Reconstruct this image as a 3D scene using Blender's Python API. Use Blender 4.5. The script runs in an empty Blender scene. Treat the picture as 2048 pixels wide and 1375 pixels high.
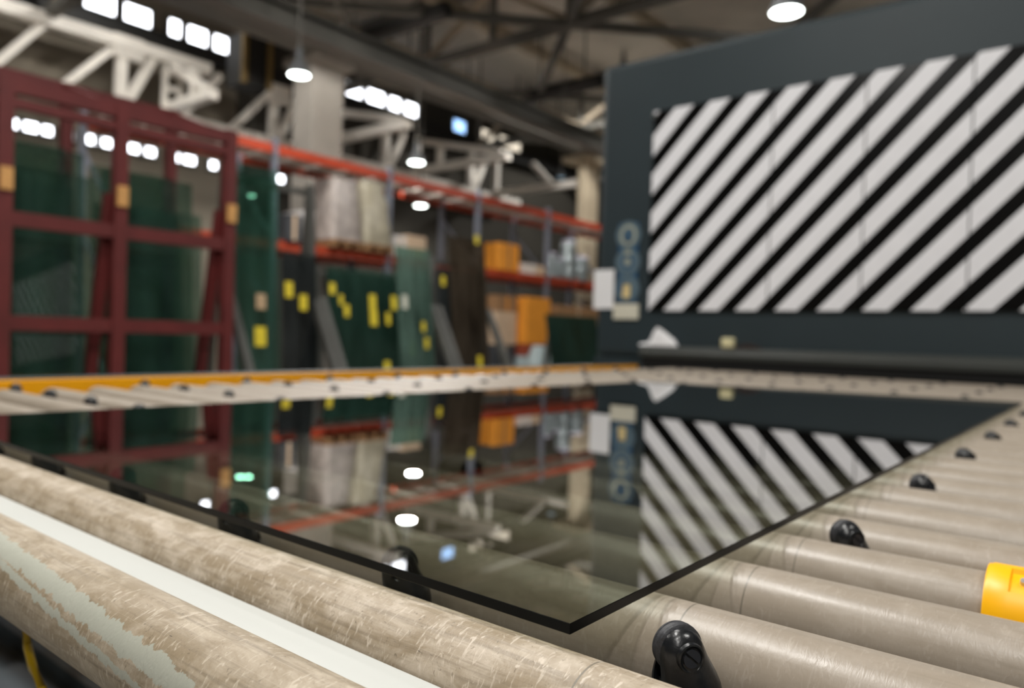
import bpy, bmesh, math, random
from mathutils import Vector, Matrix
random.seed(7)
S = bpy.context.scene
COL = S.collection
PI = math.pi

# ------------------------------------------------------------------ camera, world, exposure
# metres; z = 0 is the top face of the glass sheet on the conveyor, the floor lies at z = -0.95
# x runs along the rollers, y along the conveyor towards the machine
FL, YAW, PITCH, ROLL, CAMH = 1510.0, 0.6767, -0.01062, 0.02863, 0.18
_f = Vector((-math.sin(YAW) * math.cos(PITCH), math.cos(YAW) * math.cos(PITCH), math.sin(PITCH)))
_r = Vector((math.cos(YAW), math.sin(YAW), 0)); _u = _r.cross(_f)
CR = math.cos(ROLL) * _r + math.sin(ROLL) * _u
CU = -math.sin(ROLL) * _r + math.cos(ROLL) * _u
CF = _f
cd = bpy.data.cameras.new('camera')
cam = bpy.data.objects.new('camera', cd); COL.objects.link(cam)
cam.matrix_world = Matrix(((CR.x, CU.x, -CF.x, 0), (CR.y, CU.y, -CF.y, 0), (CR.z, CU.z, -CF.z, CAMH), (0, 0, 0, 1)))
cd.sensor_width = 36; cd.sensor_fit = 'HORIZONTAL'; cd.lens = 36 * FL / 2048
cd.clip_start = 0.02; cd.clip_end = 200
cd.dof.use_dof = True; cd.dof.focus_distance = 0.49; cd.dof.aperture_fstop = 4.4
S.camera = cam
W = bpy.data.worlds.new('world'); S.world = W; W.use_nodes = True
W.node_tree.nodes['Background'].inputs[0].default_value = (0.8, 0.85, 0.9, 1)
W.node_tree.nodes['Background'].inputs[1].default_value = 0.3
S.view_settings.view_transform = 'Standard'
S.view_settings.look = 'None'
S.view_settings.exposure = 0.0
S.view_settings.gamma = 1.0
S.view_settings.use_curve_mapping = False
try:
    S.cycles.use_denoising = True
    S.cycles.transparent_max_bounces = 40
    S.cycles.max_bounces = 10
    S.cycles.sample_clamp_indirect = 4.0
except Exception:
    pass
NEAR_W, HIGH_W = 60.0, 900.0      # watts in the low lamps over the conveyor and in the unseen high lamps added for light

# measured sight lines of the photograph turned into places in the hall
def _ray(px, py):
    return CR * ((px - 1024) / FL) - CU * ((py - 687.5) / FL) + CF
def atx(px, py, D):
    d = _ray(px, py); return d * (-D / d.x) + Vector((0, 0, CAMH))
def aty(px, py, y):
    d = _ray(px, py); return d * (y / d.y) + Vector((0, 0, CAMH))
def atz(px, py, z):
    d = _ray(px, py); return d * ((z - CAMH) / d.z) + Vector((0, 0, CAMH))

# ------------------------------------------------------------------ materials
def lin(c):
    def f(v):
        v /= 255.0
        return v / 12.92 if v <= 0.04045 else ((v + 0.055) / 1.055) ** 2.4
    return (f(c[0]), f(c[1]), f(c[2]), 1.0)

def mat(name, rgb, rough=0.5, metal=0.0, spec=0.5, vary=0.0, scale=8.0, bump=0.0, coat=0.0, dark=None):
    m = bpy.data.materials.new(name); m.use_nodes = True
    nt = m.node_tree; b = nt.nodes['Principled BSDF']
    b.inputs['Base Color'].default_value = lin(rgb)
    b.inputs['Roughness'].default_value = rough
    b.inputs['Metallic'].default_value = metal
    b.inputs['Specular IOR Level'].default_value = spec
    b.inputs['Coat Weight'].default_value = coat
    if vary > 0:
        tc = nt.nodes.new('ShaderNodeTexCoord'); n = nt.nodes.new('ShaderNodeTexNoise')
        n.inputs['Scale'].default_value = scale; n.inputs['Detail'].default_value = 5
        nt.links.new(tc.outputs['Object'], n.inputs['Vector'])
        r = nt.nodes.new('ShaderNodeValToRGB'); c = lin(rgb)
        lo = dark and lin(dark) or [v * (1 - vary) for v in c[:3]] + [1]
        hi = [min(1, v * (1 + vary)) for v in c[:3]] + [1]
        r.color_ramp.elements[0].position = 0.3; r.color_ramp.elements[0].color = lo
        r.color_ramp.elements[1].position = 0.7; r.color_ramp.elements[1].color = hi
        nt.links.new(n.outputs['Fac'], r.inputs['Fac']); nt.links.new(r.outputs['Color'], b.inputs['Base Color'])
        if bump:
            bp = nt.nodes.new('ShaderNodeBump'); bp.inputs['Strength'].default_value = bump
            bp.inputs['Distance'].default_value = 0.01
            nt.links.new(n.outputs['Fac'], bp.inputs['Height']); nt.links.new(bp.outputs['Normal'], b.inputs['Normal'])
    return m

def emit(name, rgb, strength):
    m = bpy.data.materials.new(name); m.use_nodes = True
    nt = m.node_tree; nt.nodes.clear()
    e = nt.nodes.new('ShaderNodeEmission'); o = nt.nodes.new('ShaderNodeOutputMaterial')
    e.inputs[0].default_value = lin(rgb); e.inputs[1].default_value = strength
    nt.links.new(e.outputs[0], o.inputs[0]); return m

def glass(name, tint, refl=1.8, rough=0.0, haze=0.0, hazec=(90, 130, 110)):
    """thin float glass: tinted see-through with a Fresnel mirror on the side that is entered"""
    m = bpy.data.materials.new(name); m.use_nodes = True
    nt = m.node_tree; nt.nodes.clear(); N = nt.nodes.new; L = nt.links.new
    o = N('ShaderNodeOutputMaterial'); mx = N('ShaderNodeMixShader')
    tr = N('ShaderNodeBsdfTransparent')
    # absorption grows with the slant of the ray inside the glass
    ge0 = N('ShaderNodeNewGeometry'); dt = N('ShaderNodeVectorMath'); dt.operation = 'DOT_PRODUCT'
    L(ge0.outputs['Incoming'], dt.inputs[0]); L(ge0.outputs['Normal'], dt.inputs[1])
    def mth(op, *v):
        q = N('ShaderNodeMath'); q.operation = op
        for i_, x_ in enumerate(v):
            if isinstance(x_, (int, float)): q.inputs[i_].default_value = x_
            else: L(x_, q.inputs[i_])
        return q.outputs[0]
    c2 = mth('MULTIPLY', dt.outputs['Value'], dt.outputs['Value'])
    ct = mth('SQRT', mth('SUBTRACT', 1.0, mth('MULTIPLY', mth('SUBTRACT', 1.0, c2), 1 / 1.52 ** 2)))
    ip = mth('DIVIDE', 1.0, ct); cc = N('ShaderNodeCombineXYZ')
    for i_ in range(3): L(mth('POWER', tint[i_], ip), cc.inputs[i_])
    L(cc.outputs[0], tr.inputs[0])
    gl = N('ShaderNodeBsdfGlossy'); gl.inputs['Roughness'].default_value = rough
    fr = N('ShaderNodeFresnel'); fr.inputs['IOR'].default_value = 1.52
    ge = N('ShaderNodeNewGeometry'); inv = N('ShaderNodeMath'); inv.operation = 'SUBTRACT'; inv.inputs[0].default_value = 1
    L(ge.outputs['Backfacing'], inv.inputs[1])
    m1 = N('ShaderNodeMath'); m1.operation = 'MULTIPLY'; L(fr.outputs[0], m1.inputs[0]); L(inv.outputs[0], m1.inputs[1])
    m2 = N('ShaderNodeMath'); m2.operation = 'MULTIPLY'; m2.use_clamp = True; m2.inputs[1].default_value = refl
    L(m1.outputs[0], m2.inputs[0])
    base = tr.outputs[0]
    if haze:
        df = N('ShaderNodeBsdfDiffuse'); df.inputs[0].default_value = lin(hazec)
        hm = N('ShaderNodeMixShader')
        # uneven streaks of diffuse colour stand in for soft reflections on stored glass
        tc = N('ShaderNodeTexCoord'); mp = N('ShaderNodeMapping'); mp.inputs['Scale'].default_value = (1, 4.0, 0.7)
        mp.inputs['Rotation'].default_value = (0.5, 0, 0); L(tc.outputs['Object'], mp.inputs[0])
        nz = N('ShaderNodeTexNoise'); nz.inputs['Scale'].default_value = 1.6; nz.inputs['Detail'].default_value = 4; L(mp.outputs[0], nz.inputs['Vector'])
        mr = N('ShaderNodeMapRange'); mr.inputs['From Min'].default_value = .3; mr.inputs['From Max'].default_value = .7
        mr.inputs['To Min'].default_value = haze * .25; mr.inputs['To Max'].default_value = haze * 1.8
        L(nz.outputs['Fac'], mr.inputs['Value']); L(mr.outputs[0], hm.inputs[0])
        L(tr.outputs[0], hm.inputs[1]); L(df.outputs[0], hm.inputs[2]); base = hm.outputs[0]
    L(m2.outputs[0], mx.inputs[0]); L(base, mx.inputs[1]); L(gl.outputs[0], mx.inputs[2])
    L(mx.outputs[0], o.inputs[0]); return m

def roller_mat(name, base, flake, dark, wear, rough, peel=False):
    """coated tube: scuffs run round the tube, blotches and long rubs along it"""
    m = bpy.data.materials.new(name); m.use_nodes = True
    nt = m.node_tree; N = nt.nodes.new; L = nt.links.new
    b = nt.nodes['Principled BSDF']
    tc = N('ShaderNodeTexCoord'); sp = N('ShaderNodeSeparateXYZ'); L(tc.outputs['Object'], sp.inputs[0])
    an = N('ShaderNodeMath'); an.operation = 'ARCTAN2'; L(sp.outputs['Z'], an.inputs[0]); L(sp.outputs['Y'], an.inputs[1])
    oi = N('ShaderNodeObjectInfo')
    rnd = N('ShaderNodeMath'); rnd.operation = 'MULTIPLY'; rnd.inputs[1].default_value = 37.0; L(oi.outputs['Random'], rnd.inputs[0])
    def coords(sx, st):
        a = N('ShaderNodeMath'); a.operation = 'MULTIPLY'; a.inputs[1].default_value = sx; L(sp.outputs['X'], a.inputs[0])
        t = N('ShaderNodeMath'); t.operation = 'MULTIPLY'; t.inputs[1].default_value = st; L(an.outputs[0], t.inputs[0])
        c = N('ShaderNodeCombineXYZ'); L(a.outputs[0], c.inputs[0]); L(t.outputs[0], c.inputs[1]); L(rnd.outputs[0], c.inputs[2])
        return c.outputs[0]
    def noise(vec, detail=6, ro=0.6, dist=0.0):
        n = N('ShaderNodeTexNoise'); n.inputs['Scale'].default_value = 1; n.inputs['Detail'].default_value = detail
        n.inputs['Roughness'].default_value = ro; n.inputs['Distortion'].default_value = dist
        L(vec, n.inputs['Vector']); return n.outputs['Fac']
    def ramp(fac, p0, p1):
        r = N('ShaderNodeMapRange'); r.inputs['From Min'].default_value = p0; r.inputs['From Max'].default_value = p1
        L(fac, r.inputs['Value']); return r.outputs[0]
    def mixc(fac, a, c, k=1.0):
        x = N('ShaderNodeMix'); x.data_type = 'RGBA'
        mm = N('ShaderNodeMath'); mm.operation = 'MULTIPLY'; mm.inputs[1].default_value = k
        if isinstance(fac, float): mm.inputs[0].default_value = fac
        else: L(fac, mm.inputs[0])
        L(mm.outputs[0], x.inputs[0])
        if isinstance(a, tuple): x.inputs[6].default_value = a
        else: L(a, x.inputs[6])
        x.inputs[7].default_value = c
        return x.outputs[2]
    blotch = noise(coords(22, 1.6), 8, 0.65, 0.6)
    rubs = noise(coords(9, 9.0), 5, 0.6)
    c = mixc(ramp(blotch, 0.42, 0.66), lin(base), lin(flake), 0.75 * wear)
    c = mixc(ramp(rubs, 0.5, 0.75), c, lin(dark), 0.5 * wear + 0.12)
    # scuffs round the tube
    sc = noise(coords(260, 3.0), 3, 0.55, 1.2); c = mixc(ramp(sc, 0.57, 0.68), c, lin(flake), 0.85 * wear)
    sd = noise(coords(170, 5.0), 4, 0.6, 2.0); c = mixc(ramp(sd, 0.62, 0.72), c, lin(dark), 0.8 * wear)
    # long scratches along the tube
    sl = noise(coords(7, 60.0), 2, 0.5, 0.3); c = mixc(ramp(sl, 0.66, 0.74), c, lin(flake), 0.55 * wear)
    if wear > .5:
        sk = noise(coords(75, 16.0), 2, 0.5, 1.5); c = mixc(ramp(sk, 0.735, 0.76), c, lin((34, 28, 24)), 0.85)
    # thin turned groove ring near the glass edge
    g1 = N('ShaderNodeMath'); g1.operation = 'COMPARE'; g1.inputs[1].default_value = -0.243; g1.inputs[2].default_value = 0.0007
    L(sp.outputs['X'], g1.inputs[0]); c = mixc(g1.outputs[0], c, lin((95, 90, 78)), 0.75)
    if peel:
        # a strip of the coating has come off: pale film showing in a ragged band that climbs along the tube
        def band(slope, off, half, amp):
            a = N('ShaderNodeMath'); a.operation = 'MULTIPLY_ADD'; a.inputs[1].default_value = slope; a.inputs[2].default_value = off
            L(sp.outputs['X'], a.inputs[0])
            d = N('ShaderNodeMath'); d.operation = 'SUBTRACT'; L(an.outputs[0], d.inputs[0]); L(a.outputs[0], d.inputs[1])
            w = N('ShaderNodeMath'); w.operation = 'MULTIPLY_ADD'; w.inputs[1].default_value = amp; w.inputs[2].default_value = -amp / 2
            L(noise(coords(95, 3.5), 6, 0.7), w.inputs[0])
            s = N('ShaderNodeMath'); s.operation = 'ADD'; L(d.outputs[0], s.inputs[0]); L(w.outputs[0], s.inputs[1])
            ab = N('ShaderNodeMath'); ab.operation = 'ABSOLUTE'; L(s.outputs[0], ab.inputs[0])
            lt = N('ShaderNodeMath'); lt.operation = 'LESS_THAN'; lt.inputs[1].default_value = half; L(ab.outputs[0], lt.inputs[0])
            return lt.outputs[0]
        b1 = band(1.62, 3.40, 0.20, 0.5)
        b2 = band(2.3, 4.22, 0.075, 0.34)
        mxx = N('ShaderNodeMath'); mxx.operation = 'MAXIMUM'; L(b1, mxx.inputs[0]); L(b2, mxx.inputs[1])
        l1 = N('ShaderNodeMath'); l1.operation = 'LESS_THAN'; l1.inputs[1].default_value = -0.425; L(sp.outputs['X'], l1.inputs[0])
        l2 = N('ShaderNodeMath'); l2.operation = 'MULTIPLY'; L(mxx.outputs[0], l2.inputs[0]); L(l1.outputs[0], l2.inputs[1])
        c = mixc(l2.outputs[0], c, lin((164, 166, 154)), 0.93)
    L(c, b.inputs['Base Color'])
    rr = N('ShaderNodeMath'); rr.operation = 'MULTIPLY_ADD'; rr.inputs[1].default_value = 0.25; rr.inputs[2].default_value = rough - 0.1
    L(blotch, rr.inputs[0]); L(rr.outputs[0], b.inputs['Roughness'])
    bp = N('ShaderNodeBump'); bp.inputs['Strength'].default_value = 0.25 * wear + 0.03; bp.inputs['Distance'].default_value = 0.002
    L(sc, bp.inputs['Height']); L(bp.outputs[0], b.inputs['Normal'])
    b.inputs['Specular IOR Level'].default_value = 0.55
    return m

M = {}
M['roller_smooth'] = roller_mat('roller_smooth', (148, 137, 123), (180, 170, 158), (120, 112, 99), 0.32, 0.34)
M['roller_worn'] = roller_mat('roller_worn', (150, 135, 113), (202, 190, 174), (96, 84, 66), 0.95, 0.48)
M['roller_peeled'] = roller_mat('roller_peeled', (140, 125, 102), (190, 178, 160), (88, 77, 60), 0.9, 0.52, True)
M['bolt_steel'] = mat('bolt_steel', (200, 198, 190), 0.25, 0.5)
M['screw_dark'] = mat('screw_dark', (62, 64, 70), 0.25, 0.5)
M['steel'] = mat('steel', (150, 152, 152), 0.35, 0.9, vary=0.1, scale=20)
M['frame_paint'] = mat('frame_paint', (62, 72, 78), 0.5, vary=0.15)
M['strip'] = mat('strip', (182, 184, 180), 0.55, vary=0.02, scale=4)
M['yellow'] = mat('yellow', (255, 172, 0), 0.42, vary=0.06, scale=14)
M['sleeve'] = mat('sleeve', (255, 184, 0), 0.38, vary=0.05, scale=25)
M['black_plastic'] = mat('black_plastic', (20, 22, 25), 0.28, vary=0.25, scale=90, bump=0.08)
M['black_rubber'] = mat('black_rubber', (50, 51, 55), 0.5, vary=0.3, scale=120, bump=0.2)
M['glass_bed'] = glass('glass_bed', (0.828, 0.842, 0.80), 2.15, 0.003)
M['glass_edge'] = mat('glass_edge', (7, 8, 8), 0.35, spec=0.12, vary=0.3, scale=60)
M['glass_green'] = glass('glass_green', (0.68, 0.79, 0.74), 1.6, 0.01, 0.15, (74, 108, 98))
M['glass_clear'] = glass('glass_clear', (0.72, 0.84, 0.79), 1.6, 0.01, 0.09, (92, 134, 122))
M['glass_dark'] = glass('glass_dark', (0.45, 0.50, 0.48), 1.6, 0.01, 0.2, (84, 90, 92))
M['glass_brown'] = glass('glass_brown', (0.52, 0.47, 0.40), 1.6, 0.01, 0.25, (112, 100, 86))
M['glass_pale'] = glass('glass_pale', (0.55, 0.7, 0.64), 1.6, 0.01, 0.35, (128, 158, 146))
M['slate'] = mat('slate', (36, 49, 54), 0.5, vary=0.05, scale=3)
M['slate_dark'] = mat('slate_dark', (50, 53, 50), 0.45, vary=0.08, scale=3)
M['void'] = mat('void', (8, 8, 8), 0.9)  # near-black: shade inside the machine slot put into the colour
M['black_gloss'] = mat('black_gloss', (9, 9, 9), 0.25, spec=0.25)
M['white_film'] = mat('white_film', (240, 240, 244), 0.7, spec=0.2, vary=0.02)
M['sign_blue'] = mat('sign_blue', (24, 74, 112), 0.4, vary=0.05)
M['sign_disc'] = mat('sign_disc', (92, 112, 124), 0.4)
M['sign_pale'] = mat('sign_pale', (168, 170, 150), 0.5)
M['sign_cream'] = mat('sign_cream', (226, 205, 150), 0.5)
M['paper'] = mat('paper', (240, 240, 242), 0.7, vary=0.03, scale=3)
M['cream'] = mat('cream', (214, 210, 192), 0.6, vary=0.04)
M['tape'] = mat('tape', (222, 214, 170), 0.6)
M['rag'] = mat('rag', (42, 30, 26), 0.9, vary=0.3, scale=20)
M['red_paint'] = mat('red_paint', (100, 36, 35), 0.5, vary=0.15, scale=4)
M['pad_wood'] = mat('pad_wood', (214, 160, 96), 0.7, vary=0.12, scale=12)
M['orange_paint'] = mat('orange_paint', (172, 62, 34), 0.5, vary=0.15, scale=3)
M['galvanised'] = mat('galvanised', (126, 130, 142), 0.5, 0.3, vary=0.12, scale=10)
M['grey_paint'] = mat('grey_paint', (86, 86, 82), 0.5, vary=0.1)
M['deck'] = mat('deck', (196, 186, 176), 0.7, vary=0.08)
M['label_yellow'] = mat('label_yellow', (250, 226, 60), 0.6, vary=0.05)
M['label_tan'] = mat('label_tan', (206, 176, 140), 0.6)
M['label_white'] = mat('label_white', (236, 236, 220), 0.6)
M['carton_orange'] = mat('carton_orange', (232, 150, 44), 0.7, vary=0.06, scale=4)
M['carton_brown'] = mat('carton_brown', (150, 112, 76), 0.8, vary=0.1, scale=4)
M['carton_pale'] = mat('carton_pale', (205, 178, 150), 0.8, vary=0.08, scale=4)
M['carton_white'] = mat('carton_white', (226, 220, 216), 0.7, vary=0.04)
M['carton_dark'] = mat('carton_dark', (58, 60, 64), 0.7, vary=0.1)
M['wrap'] = mat('wrap', (152, 142, 136), 0.35, vary=0.25, scale=6, bump=0.4)
M['wrap_cream'] = mat('wrap_cream', (164, 156, 136), 0.35, vary=0.2, scale=6, bump=0.4)
M['bag'] = mat('bag', (190, 206, 208), 0.5, vary=0.12, scale=5, bump=0.3)
M['tin'] = mat('tin', (168, 178, 180), 0.3, 0.6, vary=0.2, scale=8)
M['lid'] = mat('lid', (214, 208, 226), 0.5)
M['brick_red'] = mat('brick_red', (150, 66, 40), 0.7, vary=0.1)
M['concrete'] = mat('concrete', (138, 132, 124), 0.85, vary=0.12, scale=1.5)
M['concrete_beige'] = mat('concrete_beige', (186, 172, 148), 0.85, vary=0.08, scale=1.5)
M['floor'] = mat('floor', (136, 134, 129), 0.6, vary=0.15, scale=1.2)
M['wall'] = mat('wall', (120, 112, 99), 0.9, vary=0.14, scale=0.6)
M['wall_dark'] = mat('wall_dark', (60, 57, 50), 0.9, vary=0.2, scale=0.5)  # same side wall, the dimness of its far stretch put into the colour
M['wall_far'] = mat('wall_far', (84, 80, 72), 0.9, vary=0.2, scale=0.5)
M['wall_light'] = mat('wall_light', (170, 168, 160), 0.9, vary=0.08, scale=0.5)
M['roof'] = mat('roof', (204, 197, 186), 0.9, vary=0.25, scale=0.5)
M['roof_steel'] = mat('roof_steel', (92, 90, 84), 0.7, vary=0.2, scale=1.0)
M['roof_brown'] = mat('roof_brown', (165, 152, 132), 0.8, vary=0.2, scale=0.8)
M['black_steel'] = mat('black_steel', (22, 22, 20), 0.6, vary=0.2)
M['truss_white'] = mat('truss_white', (242, 236, 226), 0.6, vary=0.08, scale=2)
M['ochre'] = mat('ochre', (120, 98, 54), 0.7)
M['lamp_shade'] = mat('lamp_shade', (92, 94, 96), 0.6, 0.2)
M['lamp_on'] = emit('lamp_on', (248, 255, 250), 14.0)
M['lamp_dim'] = emit('lamp_dim', (150, 175, 190), 0.9)
M['pane_lit'] = emit('pane_lit', (246, 248, 255), 7.0)
M['pane_dim'] = emit('pane_dim', (250, 236, 214), 1.3)
M['pane_blue'] = emit('pane_blue', (150, 190, 240), 3.0)
M['hose'] = mat('hose', (190, 156, 10), 0.45)

# ------------------------------------------------------------------ mesh helpers
class MB:
    def __init__(s): s.b = bmesh.new(); s.mi = 0
    def _done(s, faces):
        for f in faces: f.material_index = s.mi
    def box(s, c, d, rot=None, bev=0.0):
        m = Matrix.Translation(c)
        if rot is not None: m = m @ rot
        r = bmesh.ops.create_cube(s.b, size=1.0, matrix=m @ Matrix.Diagonal((d[0], d[1], d[2], 1)))
        v = r['verts']; fs = {f for q in v for f in q.link_faces}; s._done(fs)
        if bev:
            es = {e for q in v for e in q.link_edges}
            bmesh.ops.bevel(s.b, geom=list(es), offset=bev, segments=2, affect='EDGES', profile=0.5)
        return s
    def span(s, a, b_, bev=0.0):
        c = [(a[i] + b_[i]) / 2 for i in range(3)]; d = [abs(a[i] - b_[i]) for i in range(3)]
        return s.box(c, d, None, bev)
    def bar(s, a, b_, w, h=None, up=(0, 0, 1)):
        a = Vector(a); b_ = Vector(b_); x = (b_ - a); L = x.length; x.normalize()
        u = Vector(up)
        if abs(u.dot(x)) > 0.98: u = Vector((0, 1, 0))
        y = u.cross(x).normalized(); z = x.cross(y)
        R = Matrix((x, y, z)).transposed().to_4x4()
        return s.box((a + b_) / 2, (L, w, h or w), R)
    def cyl(s, a, b_, r0, r1=None, n=20, caps=True):
        a = Vector(a); b_ = Vector(b_); x = b_ - a; L = x.length
        R = x.to_track_quat('Z', 'Y').to_matrix().to_4x4()
        r = bmesh.ops.create_cone(s.b, cap_ends=caps, segments=n, radius1=r0, radius2=r0 if r1 is None else r1, depth=L,
                                  matrix=Matrix.Translation((a + b_) / 2) @ R)
        s._done({f for q in r['verts'] for f in q.link_faces}); return s
    def rings(s, rings, cap0=True, cap1=True, close=True):
        V = [[s.b.verts.new(p) for p in r] for r in rings]; n = len(V[0]); fs = []
        for i in range(len(V) - 1):
            for j in range(n if close else n - 1):
                k = (j + 1) % n
                fs.append(s.b.faces.new((V[i][j], V[i][k], V[i + 1][k], V[i + 1][j])))
        if cap0: fs.append(s.b.faces.new(V[0][::-1]))
        if cap1: fs.append(s.b.faces.new(V[-1]))
        s._done(fs); return s
    def lathe(s, prof, axis='Z', n=28, c=(0, 0, 0)):
        rs = []
        for t, r in prof:
            ring = []
            for j in range(n):
                a = 2 * PI * j / n; u, v = r * math.cos(a), r * math.sin(a)
                p = (u, v, t) if axis == 'Z' else ((t, u, v) if axis == 'X' else (v, t, u))
                ring.append((p[0] + c[0], p[1] + c[1], p[2] + c[2]))
            rs.append(ring)
        return s.rings(rs)
    def prism(s, poly, y0, y1):
        """poly in (x, z), extruded from y0 to y1"""
        return s.rings([[(x, y0, z) for x, z in poly], [(x, y1, z) for x, z in poly]])
    def tube(s, pts, r, n=10):
        pts = [Vector(p) for p in pts]; rs = []
        for i, p in enumerate(pts):
            t = (pts[min(i + 1, len(pts) - 1)] - pts[max(i - 1, 0)]).normalized()
            q = Vector((1, 0, 0)) if abs(t.x) < 0.8 else Vector((0, 1, 0))
            y = t.cross(q).normalized(); z = t.cross(y)
            rs.append([tuple(p + r * (math.cos(2 * PI * j / n) * y + math.sin(2 * PI * j / n) * z)) for j in range(n)])
        return s.rings(rs)
    def mesh(s, name, mats, smooth=False):
        bmesh.ops.recalc_face_normals(s.b, faces=s.b.faces)
        me = bpy.data.meshes.new(name); s.b.to_mesh(me); s.b.free()
        for m in (mats if isinstance(mats, (list, tuple)) else [mats]): me.materials.append(m)
        if smooth:
            me.polygons.foreach_set('use_smooth', [True] * len(me.polygons))
            try: me.set_sharp_from_angle(angle=math.radians(38))
            except Exception: pass
        return me
    def obj(s, name, mats, parent=None, smooth=False, loc=None):
        return inst(name, s.mesh(name, mats, smooth), parent, loc)

def inst(name, me, parent=None, loc=None):
    o = bpy.data.objects.new(name, me); COL.objects.link(o)
    if parent is not None: o.parent = parent
    if loc is not None: o.location = loc
    return o
def tag(o, label, cat, group=None):
    o['label'] = label; o['category'] = cat
    if group: o['group'] = group
    return o
def thing(name, label, cat, loc=(0, 0, 0), group=None, rz=0.0):
    o = bpy.data.objects.new(name, None); COL.objects.link(o); o.empty_display_size = 0.1
    o.location = loc; o.rotation_euler = (0, 0, rz)
    return tag(o, label, cat, group)
def struct(name, mb, m, label=None, parent=None, smooth=False):
    o = mb.obj(name, m, parent, smooth)
    if parent is None: o['kind'] = 'structure'
    if label: o['label'] = label
    return o
ORD = ['first', 'second', 'third', 'fourth', 'fifth', 'sixth', 'seventh', 'eighth', 'ninth', 'tenth', 'eleventh', 'twelfth',
       'thirteenth', 'fourteenth', 'fifteenth', 'sixteenth', 'seventeenth', 'eighteenth', 'nineteenth', 'twentieth']
def ordn(i):
    if i < 20: return ORD[i]
    t, u = divmod(i + 1, 10); tens = {2: 'twent', 3: 'thirt', 4: 'fort'}[t]
    return tens + 'ieth' if u == 0 else tens + 'y-' + ORD[u - 1]

# ------------------------------------------------------------------ the hall
FZ = -0.95; RZ = 6.95; WX = -15.6; EX = 9.0; Y0 = -7.0; Y1 = 28.0
struct('floor', MB().span((WX - .3, Y0 - .3, FZ - 0.2), (EX + .3, Y1 + .3, FZ)), M['floor'], 'grey concrete workshop floor')
struct('ceiling', MB().span((WX - .3, Y0 - .3, RZ), (EX + .3, Y1 + .3, RZ + 0.2)), M['roof'], 'dark brown roof deck over the hall')
struct('wall_right', MB().span((EX, Y0, FZ), (EX + .2, Y1, RZ)), M['wall_light'])
struct('wall_front', MB().span((WX, Y0 - .2, FZ), (EX, Y0, RZ)), M['wall_far'])
struct('wall_back', MB().span((WX, Y1, FZ), (EX, Y1 + .2, RZ)), M['wall_far'], 'dark far end wall of the hall')
struct('wall_left', MB().span((WX - .2, Y0, FZ), (WX, 9.3, RZ)), M['wall'], 'brown grey side wall behind the glass racks')
struct('wall_far_left', MB().span((WX - .2, 9.3, FZ), (WX, Y1, RZ)), M['wall_dark'], 'far part of the side wall behind the pallet rack, dimness painted in')

# lit ribbon windows high on the left wall and the low row behind the racks
def window(n, y0, y1, z0, z1, m, label):
    w = bpy.data.objects.new('window_%d' % n, None); COL.objects.link(w)
    w['kind'] = 'structure'; w['label'] = label
    w.location = (WX, (y0 + y1) / 2, z0)
    X = 0.02
    h = (y1 - y0) / 2; zz = z1 - z0
    MB().span((X, -h, 0), (X + .02, h, zz)).obj('pane', m, w)
    fr = MB()
    for a, b_ in (((-h - .06, -.06), (h + .06, 0)), ((-h - .06, zz), (h + .06, zz + .06)), ((-h - .06, 0), (-h, zz)), ((h, 0), (h + .06, zz))):
        fr.span((X - .02, a[0], a[1]), (X + .06, b_[0], b_[1]))
    fr.obj('window_frame', M['roof_steel'], w)
    return w
wn = 1
for a, b_, m in ((100, 155, 0), (160, 232, 0), (240, 303, 0), (330, 362, 0), (368, 415, 0), (420, 463, 0), (686, 724, 0), (729, 768, 0),
                 (773, 800, 0), (804, 834, 0), (902, 930, 1), (950, 988, 2), (994, 1040, 2)):
    ya = atx(a, 0.27 * a, -WX).y; yb = atx(b_, 0.27 * b_, -WX).y
    window(wn, ya + .05, yb - .05, 6.18, 6.56, (M['pane_lit'], M['pane_blue'], M['pane_dim'])[m], 'lit window in the high ribbon on the left wall, %s from the near end' % ordn(wn - 1)); wn += 1
k = 0
for p in (-8, 20, 58, 92, 135, 180, 207, 268, 295, 345, 376, 424, 556):
    w = 0.09 if p in (135, 424, 92) else 0.135
    c = atx(p, 250 + (p - 20) * 0.183, -WX).y
    window(wn, c - w, c + w, 3.64, 3.81, M['pane_lit'], 'small lit window low on the left wall above the racks, %s from the near end' % ordn(k)); wn += 1; k += 1

# crane girder along the left wall, concrete columns and the girder they carry
struct('trim_1', MB().span((-15.3, Y0, 5.72), (-15.0, Y1, 6.02)), M['black_steel'], 'black crane girder under the high ribbon windows')
def column(n, y0, y1, m, label, dx=.6):
    b = MB(); b.span((-11.5 - dx, y0, FZ), (-11.5, y1, 5.05), 0.02)
    b.span((-12.25, y0 - .12, 5.05), (-11.35, y1 + .12, 5.2))
    struct('trim_%d' % n, b, m, label)
column(2, 8.35, 9.05, M['concrete'], 'grey concrete column behind the pallet rack')
column(3, 17.35, 18.0, M['concrete_beige'], 'beige concrete column just left of the machine', .28)
column(14, -0.6, 0.1, M['concrete'], 'grey concrete column nearest the camera side')
struct('trim_4', MB().span((-11.75, Y0, 5.2), (-11.25, Y1, 5.55)), M['roof_steel'], 'dark girder carried by the concrete columns')
rb = MB().span((-9.25, Y0, 4.62), (-9.0, Y1, 4.66)).span((-9.14, Y0, 4.36), (-9.11, Y1, 4.62)).span((-9.25, Y0, 4.32), (-9.0, Y1, 4.36))
struct('trim_5', rb, M['roof_steel'], 'dark crane runway beam over the aisle')
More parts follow.
